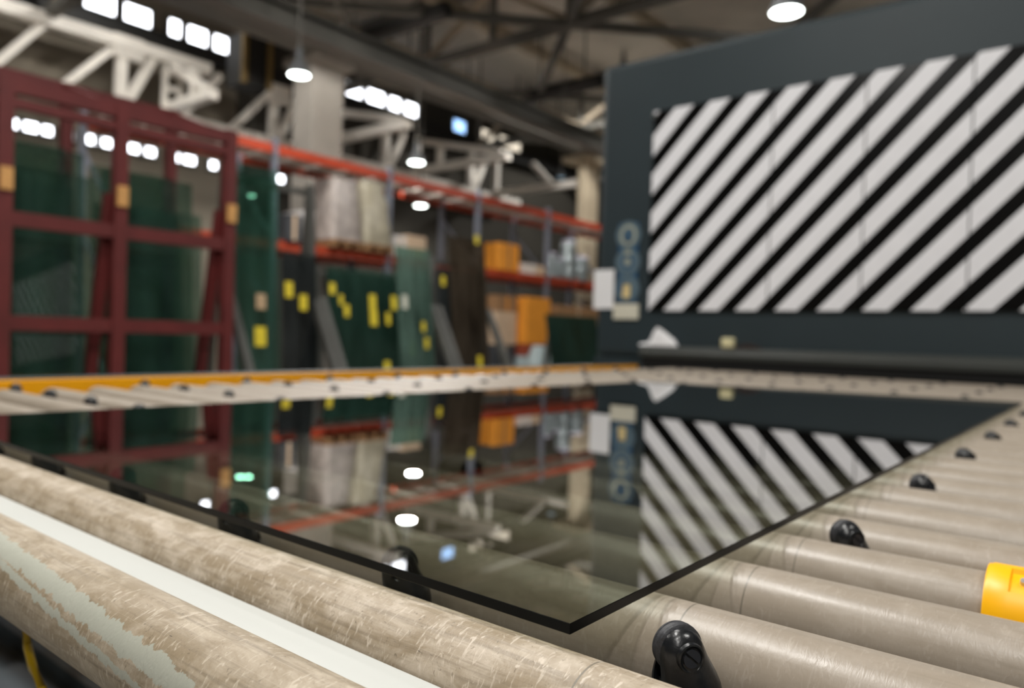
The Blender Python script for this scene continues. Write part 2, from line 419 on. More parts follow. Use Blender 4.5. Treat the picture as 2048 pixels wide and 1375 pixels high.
# beige bracket boxes and cable trays hung along the runway
i = 0
for (pa, pb, q) in ((470, 505, 40), (760, 828, 150), (838, 860, 170), (930, 965, 200), (1030, 1058, 240), (1078, 1122, 252)):
    a = atx(pa, q, 12.4); b_ = atx(pb, q, 12.4)
    t = thing('cable_tray', 'beige cable tray box under the roof, %s from the near end' % ordn(i), 'cable tray', (-12.4, (a.y + b_.y) / 2, a.z), 'cable trays hung under the roof'); i += 1
    L = (b_.y - a.y) / 2
    MB().span((-.14, -L, -.12), (.14, L, .10)).obj('tray', M['roof_brown'], t)
    for s in (-1, 1): MB().span((-.015, s * L * .7 - .015, .1), (.015, s * L * .7 + .015, RZ - a.z)).obj('hanger', M['roof_steel'], t)
# roof trusses across the hall
def roof_truss(n, y):
    t = bpy.data.objects.new('trim_%d' % n, None); COL.objects.link(t); t['kind'] = 'structure'
    t['label'] = 'dark steel roof truss across the hall, %s from the camera' % ordn(n - 6); t.location = (0, y, 0)
    MB().span((-15.3, -.1, 5.55), (8.9, .1, 5.70)).obj('bottom_chord', M['roof_steel'], t)
    MB().span((-15.3, -.1, 6.72), (8.9, .1, 6.9)).obj('top_chord', M['roof_steel'], t)
    x = -14.6; j = 0
    while x < 8.5:
        MB().bar((x, 0, 5.7), (x, 0, 6.72), .10, .10).obj('post', M['roof_steel'], t)
        if x + 1.75 < 8.6:
            a, b_ = ((x, 0, 6.7), (x + 1.75, 0, 5.7)) if j % 2 else ((x, 0, 5.7), (x + 1.75, 0, 6.7))
            MB().bar(a, b_, .11, .11).obj('diagonal', M['roof_brown'], t)
        x += 1.75; j += 1
for q, y in enumerate((5.2, 10.8, 16.4, 22.0)): roof_truss(6 + q, y)
# purlins and wind bracing in the roof plane
pu = MB()
for x in (-13, -10.4, -7.6, -5, -2.4, .2, 2.8): pu.span((x - .09, Y0, 6.5), (x + .09, Y1, 6.72))
struct('trim_10', pu, M['roof_brown'], 'roof purlins running the length of the hall')
br = MB()
for y in (5.2, 10.8, 16.4):
    for x in (-13.1, -7.6, -2.1):
        br.bar((x, y, 5.62), (x + 5.5, y + 5.6, 5.62), .13, .13); br.bar((x + 5.5, y, 5.66), (x, y + 5.6, 5.66), .13, .13)
struct('trim_11', br, M['roof_steel'], 'crossed wind bracing between the roof trusses')

# white steel truss along the left wall, one bay every 3.3 m
t = bpy.data.objects.new('trim_12', None); COL.objects.link(t); t['kind'] = 'structure'
t['label'] = 'white painted steel truss running above the racks'
XT = -15.0 + 0.15
MB().span((XT - .13, -2.0, 5.38), (XT + .13, 8.2, 5.60)).obj('top_chord', M['truss_white'], t)
MB().span((XT - .10, -2.0, 4.28), (XT + .10, 18.6, 4.44)).obj('bottom_chord', M['truss_white'], t)
for k in range(-1, 4):
    y = 6.45 + 3.3 * k
    MB().bar((XT, y, 4.4), (XT, y, 5.45), .17, .17).obj('post', M['truss_white'], t)
    MB().bar((XT, y + .12, 4.42), (XT, y + .62, 5.45), .16, .16).obj('diagonal', M['truss_white'], t)
    if k < 2: MB().bar((XT, y - .1, 5.42), (XT, y - 1.0, 4.42), .13, .13).obj('diagonal', M['truss_white'], t)
    if k < 1:
        lp = MB().span((XT - .05, y + .80, 4.4), (XT + .05, y + .88, 5.45)).span((XT - .05, y + 1.12, 4.4), (XT + .05, y + 1.2, 5.45))
        for z in (4.55, 4.85, 5.15): lp.span((XT - .04, y + .88, z), (XT + .04, y + 1.12, z + .09))
        lp.obj('laced_post', M['truss_white'], t)
        MB().bar((XT, y + 1.2, 4.42), (XT, y + 2.0, 5.45), .13, .13).obj('diagonal', M['truss_white'], t)
    else: MB().bar((XT, y + 1.15, 4.4), (XT, y + 1.15, 5.45), .14, .14).obj('post', M['truss_white'], t)
    if k < 2: MB().box((XT + .06, y + .1, 5.42), (.10, .55, .42)).obj('gusset_plate', M['truss_white'], t)
# white cross trusses from the wall truss to the column line
for j, y in enumerate((7.4, 10.8, 14.1, 17.6)):
    t = bpy.data.objects.new('trim_%d' % (20 + j), None); COL.objects.link(t); t['kind'] = 'structure'
    t['label'] = 'white cross truss between wall and columns, %s from the camera' % ordn(j); t.location = (0, y, 0)
    xe = -13.2 if j == 0 else -11.6
    MB().span((-14.9, -.1, 4.42), (xe, .1, 4.60)).obj('bottom_chord', M['truss_white'], t)
    if j < 3: MB().bar((-14.7, 0, 5.30), (xe - .2, 0, 4.62), .15, .15).obj('raking_chord', M['truss_white'], t)
    else: MB().bar((-13.55, 0, 5.25), (-12.85, 0, 4.58), .14, .14).obj('web_member', M['truss_white'], t)
    if j in (0, 2): MB().bar((-13.9, 0, 4.5), (-13.9, 0, 5.1), .14, .14).obj('web_member', M['truss_white'], t)

# black hung cabinet with ochre edges above the racks, dark heater tubes under the roof
a = atx(470, 168, 13.0); b_ = atx(522, 85, 13.0)
t = thing('switch_cabinet', 'black hanging cabinet with ochre edges under the crane girder', 'cabinet', (-13.0, (a.y + b_.y) / 2, a.z))
w = (b_.y - a.y) / 2; hh = b_.z - a.z
MB().span((-.3, -w, 0), (.3, w, hh)).obj('cabinet_body', M['black_steel'], t)
for s in (-1, 1): MB().span((.28, s * w - .05, -.02), (.34, s * w + .05, hh)).obj('edge_trim', M['ochre'], t)
MB().span((-.03, -.03, hh), (.03, .03, RZ - a.z)).obj('hanger', M['black_steel'], t)
for j, (x0, x1, y, z) in enumerate(((-11.9, -8.95, 9.1, 5.60), (-10.7, -8.7, 13.55, 5.62))):
    t = thing('heater_tube', 'dark heater tube slung under the roof, %s' % ('nearer the camera' if j == 0 else 'farther from the camera'), 'heater', (0, y, z), 'heater tubes')
    MB().cyl((x0, 0, 0), (x1, 0, 0), .15, n=16).obj('tube', M['black_steel'], t, True)
    MB().lathe([(x1, .15), (x1 + .07, .12), (x1 + .1, .02)], 'X', 16).obj('end_cap', M['black_steel'], t, True)
    for f in (.2, .8):
        x = x0 + (x1 - x0) * f; MB().span((x - .015, -.015, .14), (x + .015, .015, RZ - z)).obj('hanger', M['roof_steel'], t)

# ------------------------------------------------------------------ seen pendant lamps, plus unseen ones added to light the hall
LSH = MB().lathe([(.0, .135), (.02, .14), (.10, .11), (.17, .06), (.2, .045), (.34, .04), (.35, .0)], 'Z', 24).mesh('lamp_shade', M['lamp_shade'], True)
LDI = MB().lathe([(-.012, .0), (-.012, .105), (-.002, .128), (.004, .0)], 'Z', 24).mesh('diffuser', M['lamp_on'], True)
LDM = MB().lathe([(-.012, .0), (-.012, .105), (-.002, .128), (.004, .0)], 'Z', 24).mesh('diffuser', M['lamp_dim'], True)
def lamp(x, y, z, label, sc=1.0, power=60, high=False, dim=False):
    t = thing('pendant_lamp', label, 'lamp', (x, y, z), 'pendant lamps under the roof'); t.scale = (sc, sc, sc)
    inst('lamp_shade', LSH, t); inst('diffuser', LDM if dim else LDI, t)
    MB().span((-.012, -.012, .34), (.012, .012, (RZ - z) / sc)).obj('lamp_rod', M['roof_steel'], t)
    if dim: return
    l = bpy.data.lights.new('lamp_light', 'SPOT' if high else 'AREA'); l.energy = power; l.color = (1.0, .972, .93)
    if high: l.shadow_soft_size = .2; l.spot_size = math.radians(168); l.spot_blend = .12
    else: l.shape = 'DISK'; l.size = .3
    o = bpy.data.objects.new('lamp_light', l); COL.objects.link(o); o.location = (x, y, z - .03 * sc)
for px, py, D, sc, lb in ((598, 150, 8.18, 1.0, 'lit pendant lamp left of the grey concrete column'),
                          (833, 325, 10.44, 1.1, 'lit pendant lamp in front of the white cross truss'),
                          (841, 411, 13.84, 1.2, 'lit pendant lamp low behind the orange pallet rack beam'),
                          (1573, 24, 2.6, 1.15, 'lit pendant lamp above the top edge of the machine'),
                          (1122, 355, 8.9, .6, 'dim small pendant lamp left of the machine'),
                          (502, 391, 14.2, .6, 'small lit lamp seen past the end of the red rack')):
    p = atx(px, py, D); lamp(p.x, p.y, p.z, lb, sc, 5 if px == 1122 else (20 if sc < .8 else 60), False, px == 1122)
lamp(.2, -1.1, 3.4, 'pendant lamp just behind the camera', 1.2, NEAR_W)
lamp(-1.9, 1.2, 3.6, 'unseen pendant lamp over the glass sheet', 1.2, NEAR_W * .7)  # out of view, brightens the conveyor from above
for x, y, lb in ((-9.6, 1.2, 'added unseen high lamp over the red racks'), (-4.6, 5.2, 'added unseen high lamp over the aisle beside the conveyor'), (-9.3, 7.0, 'added unseen high lamp before the grey concrete column'),
                 (-3.0, 14.5, 'added unseen high lamp behind the middle of the machine'), (-2.2, .2, 'added unseen high lamp over the near end of the conveyor'),
                 (3.2, 2.2, 'added unseen high lamp right of the conveyor'), (-12.9, 2.6, 'added unseen high lamp beside the left wall'), (-13.0, 6.0, 'added unseen high lamp above the red racks by the wall'), (-9.2, 15.3, 'added unseen high lamp behind the machine on the left'), (-11.6, 20.4, 'added unseen high lamp at the far end of the hall'), (3.0, -4.5, 'added unseen high lamp at the right front of the hall')):
    lamp(x, y, 5.4 if x == -9.3 else 6.4, lb, 1.3, HIGH_W * (1.2 if x == -9.2 else .75 if x in (-9.3, -4.6) else .2 if x == -13.0 else (.4 if x == -12.9 else 1)), True)  # high lamps added out of view to brighten trusses, walls and machine

# ------------------------------------------------------------------ conveyor
RR, PITCHR, RC = 0.037, 0.1304, -0.0546
XL, XR = -2.54, 0.30
YR = [0.2666, 0.389] + [0.397 + PITCHR * i for i in range(1, 36)]
def tube_mesh(name, m):
    prof = [(XL, .0), (XL, .026), (XL + .006, .034), (XL + .012, RR)]
    n = 30
    prof += [(XL + .012 + (XR - XL - .024) * i / n, RR) for i in range(1, n)]
    prof += [(XR - .012, RR), (XR - .006, .034), (XR, .026), (XR, 0)]
    prof[0] = (XL, .012); prof[-1] = (XR, .012)
    return MB().lathe(prof, 'X', 56).mesh(name, m, True)
RM = {k: tube_mesh('conveyor_roller', M[k]) for k in ('roller_smooth', 'roller_worn', 'roller_peeled')}
SHM = MB().cyl((XL - .085, 0, 0), (XR + .085, 0, 0), .010, n=12).mesh('shaft', M['steel'], True)
rollers = []
for i, y in enumerate(YR):
    k = 'roller_peeled' if i == 0 else ('roller_worn' if i == 1 else 'roller_smooth')
    lb = {0: 'scuffed beige conveyor roller at the front end, pale coating peeling off it',
          1: 'scuffed beige conveyor roller just behind the white strip',
          2: 'smooth greige conveyor roller under the near glass corner, behind the nearest castor',
          4: 'greige conveyor roller carrying the yellow sleeve'}.get(i, 'greige conveyor roller, %s from the front end' % ordn(i))
    o = inst('conveyor_roller', RM[k], None, (0, y, RC)); tag(o, lb, 'roller', 'conveyor rollers')
    inst('shaft', SHM, o); rollers.append(o)
# yellow sleeve with bolts on the fourth smooth roller
def sleeve_r(x, a):
    d = math.degrees(a) % 360
    r = .0462
    if x > -.066 and 98 < d < 134: r = .0425
    if x < -.0825: r -= .0012
    return r
xs = [-.084, -.0826, -.0800, -.0665, -.0655] + [-.05 + .02 * i for i in range(8)] + [.12]
rs = [[(x, .0375 * math.cos(a), .0375 * math.sin(a)) for a in [2 * PI * j / 120 for j in range(120)]] for x in (xs[0],)]
rs += [[(x, sleeve_r(x, a) * math.cos(a), sleeve_r(x, a) * math.sin(a)) for a in [2 * PI * j / 120 for j in range(120)]] for x in xs]
sl = MB().rings(rs, False, False).obj('sleeve', M['sleeve'], rollers[4], True); sl['label'] = 'yellow plastic sleeve'
for x, d in ((-.0555, 116), (-.0535, 84)):
    a = math.radians(d); R = .0425 if d == 116 else .0462
    n = Vector((0, math.cos(a), math.sin(a)))
    bolt = MB().cyl(Vector((x, 0, 0)) + n * (R - .001), Vector((x, 0, 0)) + n * (R + .0035), .0042, .0036, 16)
    bolt.cyl(Vector((x, 0, 0)) + n * (R + .0034), Vector((x, 0, 0)) + n * (R + .0042), .0022, .0016, 8)
    bolt.obj('bolt', M['bolt_steel'], sl, True)

# white strip between the two front rollers
st = MB().span((XL, .3045, -.0500), (XR, .3505, -.0460), .0006).obj('guide_strip', M['strip'])
tag(st, 'bright white flat strip lying between the two front rollers', 'strip')
# yellow side rail, right rail, under-frame
t = thing('side_rail', 'yellow painted side rail along the far left edge of the conveyor', 'rail', (-2.79, 0, -.0))
MB().span((-.09, .05, -.22), (0.0, 4.98, -.010), .003).obj('rail_beam', M['yellow'], t)
MB().span((-.10, .05, -.010), (-.012, 4.98, -.006)).obj('top_flange', M['frame_paint'], t)
t = thing('support_frame', 'dark steel frame carrying the rollers and castors', 'frame', (0, 0, FZ))
MB().span((.32, .12, .62), (.40, 4.98, .92)).obj('right_rail', M['frame_paint'], t)
MB().span((-2.88, .10, .64), (-2.80, 4.98, .725)).obj('left_rail', M['frame_paint'], t)
for x in (-2.84, .36, -1.3):
    for y in (.75, 2.6, 4.6): MB().span((x - .04, y - .04, 0.0), (x + .04, y + .04, .64)).obj('leg', M['frame_paint'], t)
for y in (.75, 2.6, 4.6): MB().span((-2.8, y - .03, .46), (.34, y + .03, .54)).obj('cross_tube', M['frame_paint'], t)
for x in (-2.2, -1.3, -.6): MB().span((x - .04, .5, .16), (x + .04, 4.9, .24)).obj('long_tube', M['frame_paint'], t)
tr = MB().span((-2.7, .45, .27), (.28, 4.9, .29))
for k in range(10): tr.span((-2.7, .5 + .22 * k, .29), (.28, .56 + .22 * k, .33))
tr.obj('shade_tray', M['frame_paint'], t)  # ribbed plate added so the floor below the rollers stays dark
GY = [.462 + .3912 * k for k in range(12)]
GX = [-.2145 - .2660 * j for j in range(10)]
for y in GY: MB().span((-2.80, y - .02, .79), (.33, y + .02, .822)).obj('castor_bar', M['frame_paint'], t)

# ---- castors standing between the rollers
ZA = -.0225; ZB = -.128
def d_hull(sgn, x0, prof):
    """half hull: prof rows are (z, reach in x, half width in y)"""
    rr = []
    for z, xr, yr, yc in prof:
        ring = []
        for j in range(15):
            a = -PI / 2 + PI * j / 14
            ring.append((sgn * (x0 + (xr - x0) * max(0, math.cos(a)) ** .8), yr * math.sin(a) + yc, z))
        rr.append(ring)
    return rr
def castor_parts():
    base = MB().lathe([(ZB, .0212), (-.0600, .0212), (-.0592, .0204), (-.0584, .0204), (-.0576, .0210), (-.053, .0208), (-.053, .002)], 'Z', 32)
    HY = -.0078     # the wheel trails behind the swivel stem
    hp = [(-.0535, .0207, .0207, 0), (-.048, .0207, .0206, -.0003), (-.042, .0202, .0201, -.0014), (-.036, .0193, .0190, -.0032), (-.030, .0182, .0176, -.0054),
          (-.025, .0172, .0163, -.0071), (-.020, .0160, .0149, -.0078), (-.016, .0144, .0132, -.0080), (-.012, .0122, .0103, -.0080), (-.0095, .0098, .0070, -.0080), (-.0082, .0072, .0024, -.0080)]
    hl = [(-.0535, .0207, .0207, 0), (-.048, .0206, .0202, -.0005), (-.042, .0194, .0184, -.0022), (-.037, .0172, .0155, -.0045), (-.032, .0150, .0122, -.0068), (-.028, .0130, .0088, -.0078), (-.0255, .0114, .0045, -.0080)]
    hs = MB(); hs.rings(d_hull(1, .0042, hp)); hs.rings(d_hull(-1, .0086, hl))
    hs.span((-.009, -.018, -.0535), (.006, .018, -.043))
    hs.lathe([(.0150, .0096), (.0176, .0092), (.0181, .0082), (.0166, .0068), (.0164, .001)], 'X', 24, (0, HY, ZA))
    wp = [(-.0084, .0035), (-.0084, .0120), (-.0078, .0142), (-.0064, .0158), (-.0050, .0161), (-.0044, .0152), (-.0036, .0152), (-.0030, .0164),
          (.0000, .0165), (.0010, .0156), (.0018, .0156), (.0024, .0162), (.0034, .0146), (.0040, .0120), (.0040, .0035)]
    wh = MB().lathe(wp, 'X', 36, (0, HY, ZA))
    sc = MB()
    for s in (-1, 1):
        pts = [(0, s * .0007)] + [(.0058 * math.cos(a), s * (.0007 + .0051 * abs(math.sin(a)))) for a in [0, .4, .8, 1.2, PI / 2, 1.9, 2.3, 2.7, PI]]
        pts = [(.0058, s * .0007)] + [(.0058 * math.cos(a), s * (.0007 + .0051 * math.sin(a))) for a in [.4, .8, 1.2, PI / 2, 1.9, 2.3, 2.7]] + [(-.0058, s * .0007)]
        c, sn = math.cos(-.7), math.sin(-.7)
        pr = [(u * c - v * sn + HY, u * sn + v * c + ZA) for u, v in pts]
        sc.rings([[(.0155, a, b_) for a, b_ in pr], [(.0182, a, b_) for a, b_ in pr]])
    return base, hs, wh, sc
bs, hs, wh, sc = castor_parts()
CM = dict(castor_base=bs.mesh('castor_base', M['black_plastic'], True), housing=hs.mesh('housing', M['black_plastic'], True),
          wheel=wh.mesh('wheel', M['black_rubber'], True), axle_screw=sc.mesh('axle_screw', M['screw_dark'], True))
j_ = bmesh.new()
for me in CM.values(): j_.from_mesh(me)
CSIMPLE = bpy.data.meshes.new('castor'); j_.to_mesh(CSIMPLE); j_.free(); CSIMPLE.materials.append(M['black_plastic'])
CSIMPLE.polygons.foreach_set('use_smooth', [True] * len(CSIMPLE.polygons))
for k, y in enumerate(GY):
    for j, x in enumerate(GX):
        off = x > -.25
        under = -1.62 < x < -.27 and .4 < y < 3.0
        where = 'under the glass sheet' if under else ('right of the glass sheet' if off and y < 3 else ('left of the glass sheet' if y < 3 else 'beyond the glass sheet'))
        lb = 'black castor %s, %s row from front, %s from right' % (where, ordn(k), ordn(j))
        if k == 0 and off: lb = 'largest black castor in front, with slotted screw, beside the glass corner'
        rz = math.radians(-36 + random.uniform(-9, 9)) if not (k == 0 and off) else math.radians(-35)
        dz = .0016 if off else -.0010
        if y < 1.7 and (off or j < 6):
            t = thing('castor', lb, 'castor', (x, y, dz), 'black castors between the rollers', rz)
            for n, me in CM.items(): inst(n, me, t)
        else:
            o = inst('castor', CSIMPLE, None, (x, y, dz)); o.rotation_euler = (0, 0, rz)
            tag(o, lb, 'castor', 'black castors between the rollers')

# ---- the glass sheet lying on the castors
q = [atz(1140, 1246.7, 0), atz(2046, 804, 0), atz(1288, 762, 0), None]
ql = atz(44, 826, 0); d1 = (ql - q[2]); df = (atz(0, 881, 0) - q[0])
# meet of the left edge and the front edge
den = d1.x * df.y - d1.y * df.x; s_ = ((q[0].x - q[2].x) * df.y - (q[0].y - q[2].y) * df.x) / den
q[3] = q[2] + d1 * s_
T = .0070
g = MB()
top = [g.b.verts.new((p.x, p.y, 0)) for p in q]; bot = [g.b.verts.new((p.x, p.y, -T)) for p in q]
g.b.faces.new(top).material_index = 0; g.b.faces.new(bot[::-1]).material_index = 0
gs = g.obj('glass_sheet', [M['glass_bed']])
tag(gs, 'large grey green glass sheet lying flat on the conveyor castors', 'glass')
e = MB(); I = .0006
ctr = sum(q, Vector()) / 4
inn = [p + (ctr - p).normalized() * I for p in q]
for a in range(4):
    b2 = (a + 1) % 4
    # outer side face plus a narrow ground arris on top and bottom
    v = [e.b.verts.new((q[a].x, q[a].y, -.0004)), e.b.verts.new((q[b2].x, q[b2].y, -.0004)), e.b.verts.new((q[b2].x, q[b2].y, -T + .0004)), e.b.verts.new((q[a].x, q[a].y, -T + .0004))]
    e.b.faces.new(v)
    v = [e.b.verts.new((q[a].x, q[a].y, -.0004)), e.b.verts.new((q[b2].x, q[b2].y, -.0004)), e.b.verts.new((inn[b2].x, inn[b2].y, .0001)), e.b.verts.new((inn[a].x, inn[a].y, .0001))]
    e.b.faces.new(v)
    v = [e.b.verts.new((q[a].x, q[a].y, -T + .0004)), e.b.verts.new((q[b2].x, q[b2].y, -T + .0004)), e.b.verts.new((inn[b2].x, inn[b2].y, -T - .0001)), e.b.verts.new((inn[a].x, inn[a].y, -T - .0001))]
    e.b.faces.new(v)
ed = e.obj('ground_edge', M['glass_edge'], gs); ed['label'] = 'black ground edge of the glass'

# yellow hose hanging at the front left end
hp = [aty(52, 1255, .31), aty(55, 1290, .31), aty(66, 1335, .30), aty(84, 1375, .29)]
hp += [hp[-1] + Vector((.03, -.01, -.1)), Vector((hp[-1].x + .07, .25, -.6)), Vector((hp[-1].x + .1, .25, FZ + .02)), Vector((hp[-1].x + .5, .3, FZ + .008))]
hp = [hp[0] + Vector((-.005, .02, .10))] + hp
tag(MB().tube(hp, .0042).obj('air_hose', M['hose'], None, True), 'thin yellow hose hanging under the front roller', 'hose')

# ------------------------------------------------------------------ the machine
MY = 5.1; MX0, MX1, MT = -3.25, 3.6, 2.335
t = thing('furnace', 'tall slate grey machine with a black and white striped screen', 'machine', (0, MY, FZ))
mz = -FZ
b = MB()
b.span((MX0, 0, mz + .045), (MX1, 2.0, mz + MT), .05)
b.obj('upper_housing', M['slate'], t)
MB().span((MX0, 0, 0), (-2.80, 2.0, mz + .045)).obj('left_pier', M['slate'], t)
MB().span((.5, 0, 0), (MX1, 2.0, mz + .045)).obj('right_pier', M['slate'], t)
MB().span((-2.80, .02, 0), (.5, 2.0, mz - .14)).obj('lower_housing', M['slate_dark'], t)
MB().span((-2.80, 1.2, mz - .14), (.5, 1.25, mz + .045)).obj('slot_back', M['void'], t)
lip = MB().rings([[(x, -.10, mz + .054), (x, -.10, mz + .085), (x, -.055, mz + .135), (x, 0.0, mz + .138), (x, 0.0, mz + .054)] for x in (-2.80, 3.2)])
lip.obj('entry_lip', M['slate_dark'], t)
MB().span((-2.78, -.085, mz - .012), (.5, -.02, mz + .054)).obj('slot_shade', M['void'], t)  # near-black block stands in for the shade in the entrance slit
MB().span((-2.755, -.104, mz + .09), (-2.74, -.10, mz + .11)).obj('bolt', M['steel'], t)
# striped screen, split into sliding panels
def clip(poly, f):
    out = []
    for i in range(len(poly)):
        a, c = poly[i], poly[(i + 1) % len(poly)]; fa, fc = f(a), f(c)
        if fa >= 0: out.append(a)
        if (fa >= 0) != (fc >= 0):
            k = fa / (fa - fc); out.append((a[0] + (c[0] - a[0]) * k, a[1] + (c[1] - a[1]) * k))
    return out
SZ0, SZ1, SL = .402, 1.895, 1.05
seams = [-2.776, -1.868, -1.278, -.697, -.11, .47, 1.05]
for i in range(6):
    x0, x1 = seams[i] + .003, seams[i + 1] - .003
    pn = MB().span((x0, -.022, mz + SZ0), (x1, 0, mz + SZ1), .002).obj('screen_panel', M['black_gloss'], t)
    for k in range(-8, 16):
        u0 = -2.643 + .2755 * k; u1 = u0 + .148
        P = [(u0, SZ0), (u1, SZ0), (u1 + (SZ1 - SZ0) / SL, SZ1), (u0 + (SZ1 - SZ0) / SL, SZ1)]
        P = clip(P, lambda p: p[0] - x0 - .001); P = clip(P, lambda p: x1 - .001 - p[0])
        if len(P) > 2:
            MB().prism([(x, z + mz) for x, z in P], -.0245, -.0215).obj('stripe', M['white_film'], pn)
for x, z in ((-2.765, 1.86),):
    MB().cyl((x, -.035, mz + z), (x, -.02, mz + z), .018, n=12).obj('bolt', M['steel'], t)

# three round safety signs in a strip
t = thing('safety_sign', 'strip of three round blue safety signs on the machine', 'sign', (-2.97, MY, .775))
MB().span((-.085, -.006, -.315), (.085, -.001, .30)).obj('backing', M['sign_blue'], t)
def disc(m, zc, r, y0, y1, n=32, sx=1.0, sz=1.0): return [[(m + sx * r * math.cos(2 * PI * j / n), y, zc + sz * r * math.sin(2 * PI * j / n)) for j in range(n)] for y in (y0, y1)]
for k, zc in enumerate((.207, .0, -.205)):
    d = MB().rings(disc(0, zc, .108, -.006, -.009)).obj('sign_disc', M['sign_disc'], t)
    if k == 0:
        ring = MB(); n = 32
        for j in range(n):
            a, c = 2 * PI * j / n, 2 * PI * (j + 1) / n
            ring.rings([[(R * math.cos(w_) * (.9), y, zc + R * math.sin(w_)) for R, w_ in ((.058, a), (.078, a), (.078, c), (.058, c))] for y in (-.009, -.0115)])
        ring.obj('face_outline', M['sign_pale'], d)
        MB().rings(disc(-.002, zc - .005, .045, -.009, -.0115, 20, .42, 1.0)).rings(disc(-.002, zc - .045, .02, -.009, -.0115, 16, 1.2, .8)).obj('pictogram', M['sign_blue'], d)
    elif k == 1:
        ring = MB(); n = 32
        for j in range(n):
            a, c = 2 * PI * j / n, 2 * PI * (j + 1) / n
            ring.rings([[(R * math.cos(w_), y, zc + R * math.sin(w_)) for R, w_ in ((.036, a), (.052, a), (.052, c), (.036, c))] for y in (-.009, -.0115)])
        ring.obj('face_outline', M['sign_blue'], d)
        MB().rings(disc(0, zc, .026, -.009, -.0115, 20)).rings(disc(0, zc + .072, .022, -.009, -.0115, 20, 1.6, .7)).obj('pictogram', M['sign_pale'], d)
    else:
        MB().rings(disc(-.045, zc + .012, .04, -.009, -.0115, 20, .5, 1.1)).obj('pictogram', M['sign_blue'], d)
        MB().span((-.028, -.013, zc - .07), (.030, -.009, zc + .035), .012).obj('hand_mark', M['sign_cream'], d)
tag(MB().span((-3.268, MY - .012, .415), (-3.085, MY - .0095, .722)).obj('paper_notice', M['paper']), 'white paper notice taped at the left edge of the machine', 'notice')
t = MB().span((-3.082, MY - .017, .335), (-2.862, MY - .0005, .452), .003).obj('label_plate', M['cream']); tag(t, 'small cream label plate below the round blue signs', 'label')
# crumpled paper, tape block and rag on the entry lip
def hill(pts, c, zb):
    """low faceted lump: rings of points above a footprint"""
    return MB().rings([[(c[0] + x, c[1] + y, zb + z) for x, y, z in r] for r in pts])
zl = .1385
pap = []
prof = [(-.17, .008), (-.15, .016), (-.10, .022), (-.075, .05), (-.05, .11), (-.022, .14), (.01, .122), (.06, .085), (.105, .05), (.125, .02), (.13, .004)]
for x, z in prof:
    wd = .026 + .006 * math.sin(x * 60)
    pap.append([(x, -wd, 0), (x + .004, -wd * .75, z * .55), (x - .003, -wd * .25, z), (x + .006, wd * .35, z * .93), (x, wd * .8, z * .5), (x, wd, 0)])
p = hill(pap, (-2.655, 5.066), zl).obj('paper_scrap', M['paper']); tag(p, 'crumpled white paper standing on the machine entry lip', 'paper')
c = aty(1455, 704, 5.055)
p = MB().box((c.x, 5.062, zl + .036), (.085, .06, .07), None, .012).obj('tape_block', M['tape']); tag(p, 'small cream block on the machine entry lip', 'block')
c = aty(1495, 704, 5.055)
pr = [(-.09, .004), (-.06, .018), (-.02, .032), (.03, .026), (.07, .012), (.1, .003)]
p = hill([[(x, -.025, 0), (x, -.02, z), (x + .005, .012, z * 1.1), (x, .025, 0)] for x, z in pr], (c.x, 5.065), zl).obj('cleaning_rag', M['rag']); tag(p, 'dark brown rag lying on the machine entry lip', 'rag')

# ------------------------------------------------------------------ red glass racks at the left
t = thing('glass_rack', 'tall dark red steel rack holding green glass sheets', 'rack', (-7.0, 3.1, FZ))
yo = 3.1
PY = [.22 + .0, 1.19, 2.15, 3.05, 4.11]
for y in PY[1:]:
    MB().span((-.05, y - yo - .055, 0), (.05, y - yo + .055, 3.10)).obj('front_post', M['red_paint'], t)
    MB().span((-1.25, y - yo - .05, 0), (-1.15, y - yo + .05, 3.50)).obj('rear_post', M['red_paint'], t)
    MB().bar((-.06, y - yo - .05, 2.3), (-.42, y - yo - .10, .02), .09, .09).obj('leaning_brace', M['red_paint'], t)
    MB().bar((-1.15, y - yo, 3.44), (-.05, y - yo, 3.04), .07, .07).obj('top_tie', M['red_paint'], t)
    MB().span((.05, y - yo - .045, 2.18), (.085, y - yo + .045, 2.36)).obj('wooden_pad', M['pad_wood'], t)
for z0, z1, x in ((2.97, 3.09, -.0), (2.85, 2.93, .0), (1.90, 2.02, .0), (1.06, 1.18, .0), (3.42, 3.50, -1.2), (1.0, 1.1, -1.2), (.06, .16, 0), (.06, .16, -1.2)):
    MB().span((x - .04, PY[1] - yo, z0), (x + .04, PY[-1] - yo, z1)).obj('rail', M['red_paint'], t)
sheet_n = 0
def sheet(p0, p1, ztop, zbot, xb, xt, m, label, thick=.010, labels=(), grp='glass sheets stored in the racks'):
    """sheet spanning y p0..p1 that leans: its foot stands at x = xb, its head at x = xt"""
    L = math.hypot(ztop - zbot, xt - xb); ang = math.atan2(xt - xb, ztop - zbot)
    o = MB().span((-thick / 2, -(p1 - p0) / 2, 0), (thick / 2, (p1 - p0) / 2, L)).obj('glass_sheet', m)
    o.location = (xb, (p0 + p1) / 2, zbot); o.rotation_euler = (0, ang, 0)
    tag(o, label, 'glass', grp)
    for (u, v, w_, h_, mm) in labels:
        MB().span((thick / 2, u - w_ / 2, v - h_ / 2), (thick / 2 + .003, u + w_ / 2, v + h_ / 2)).obj('paper_label', M[mm], o)
    return o
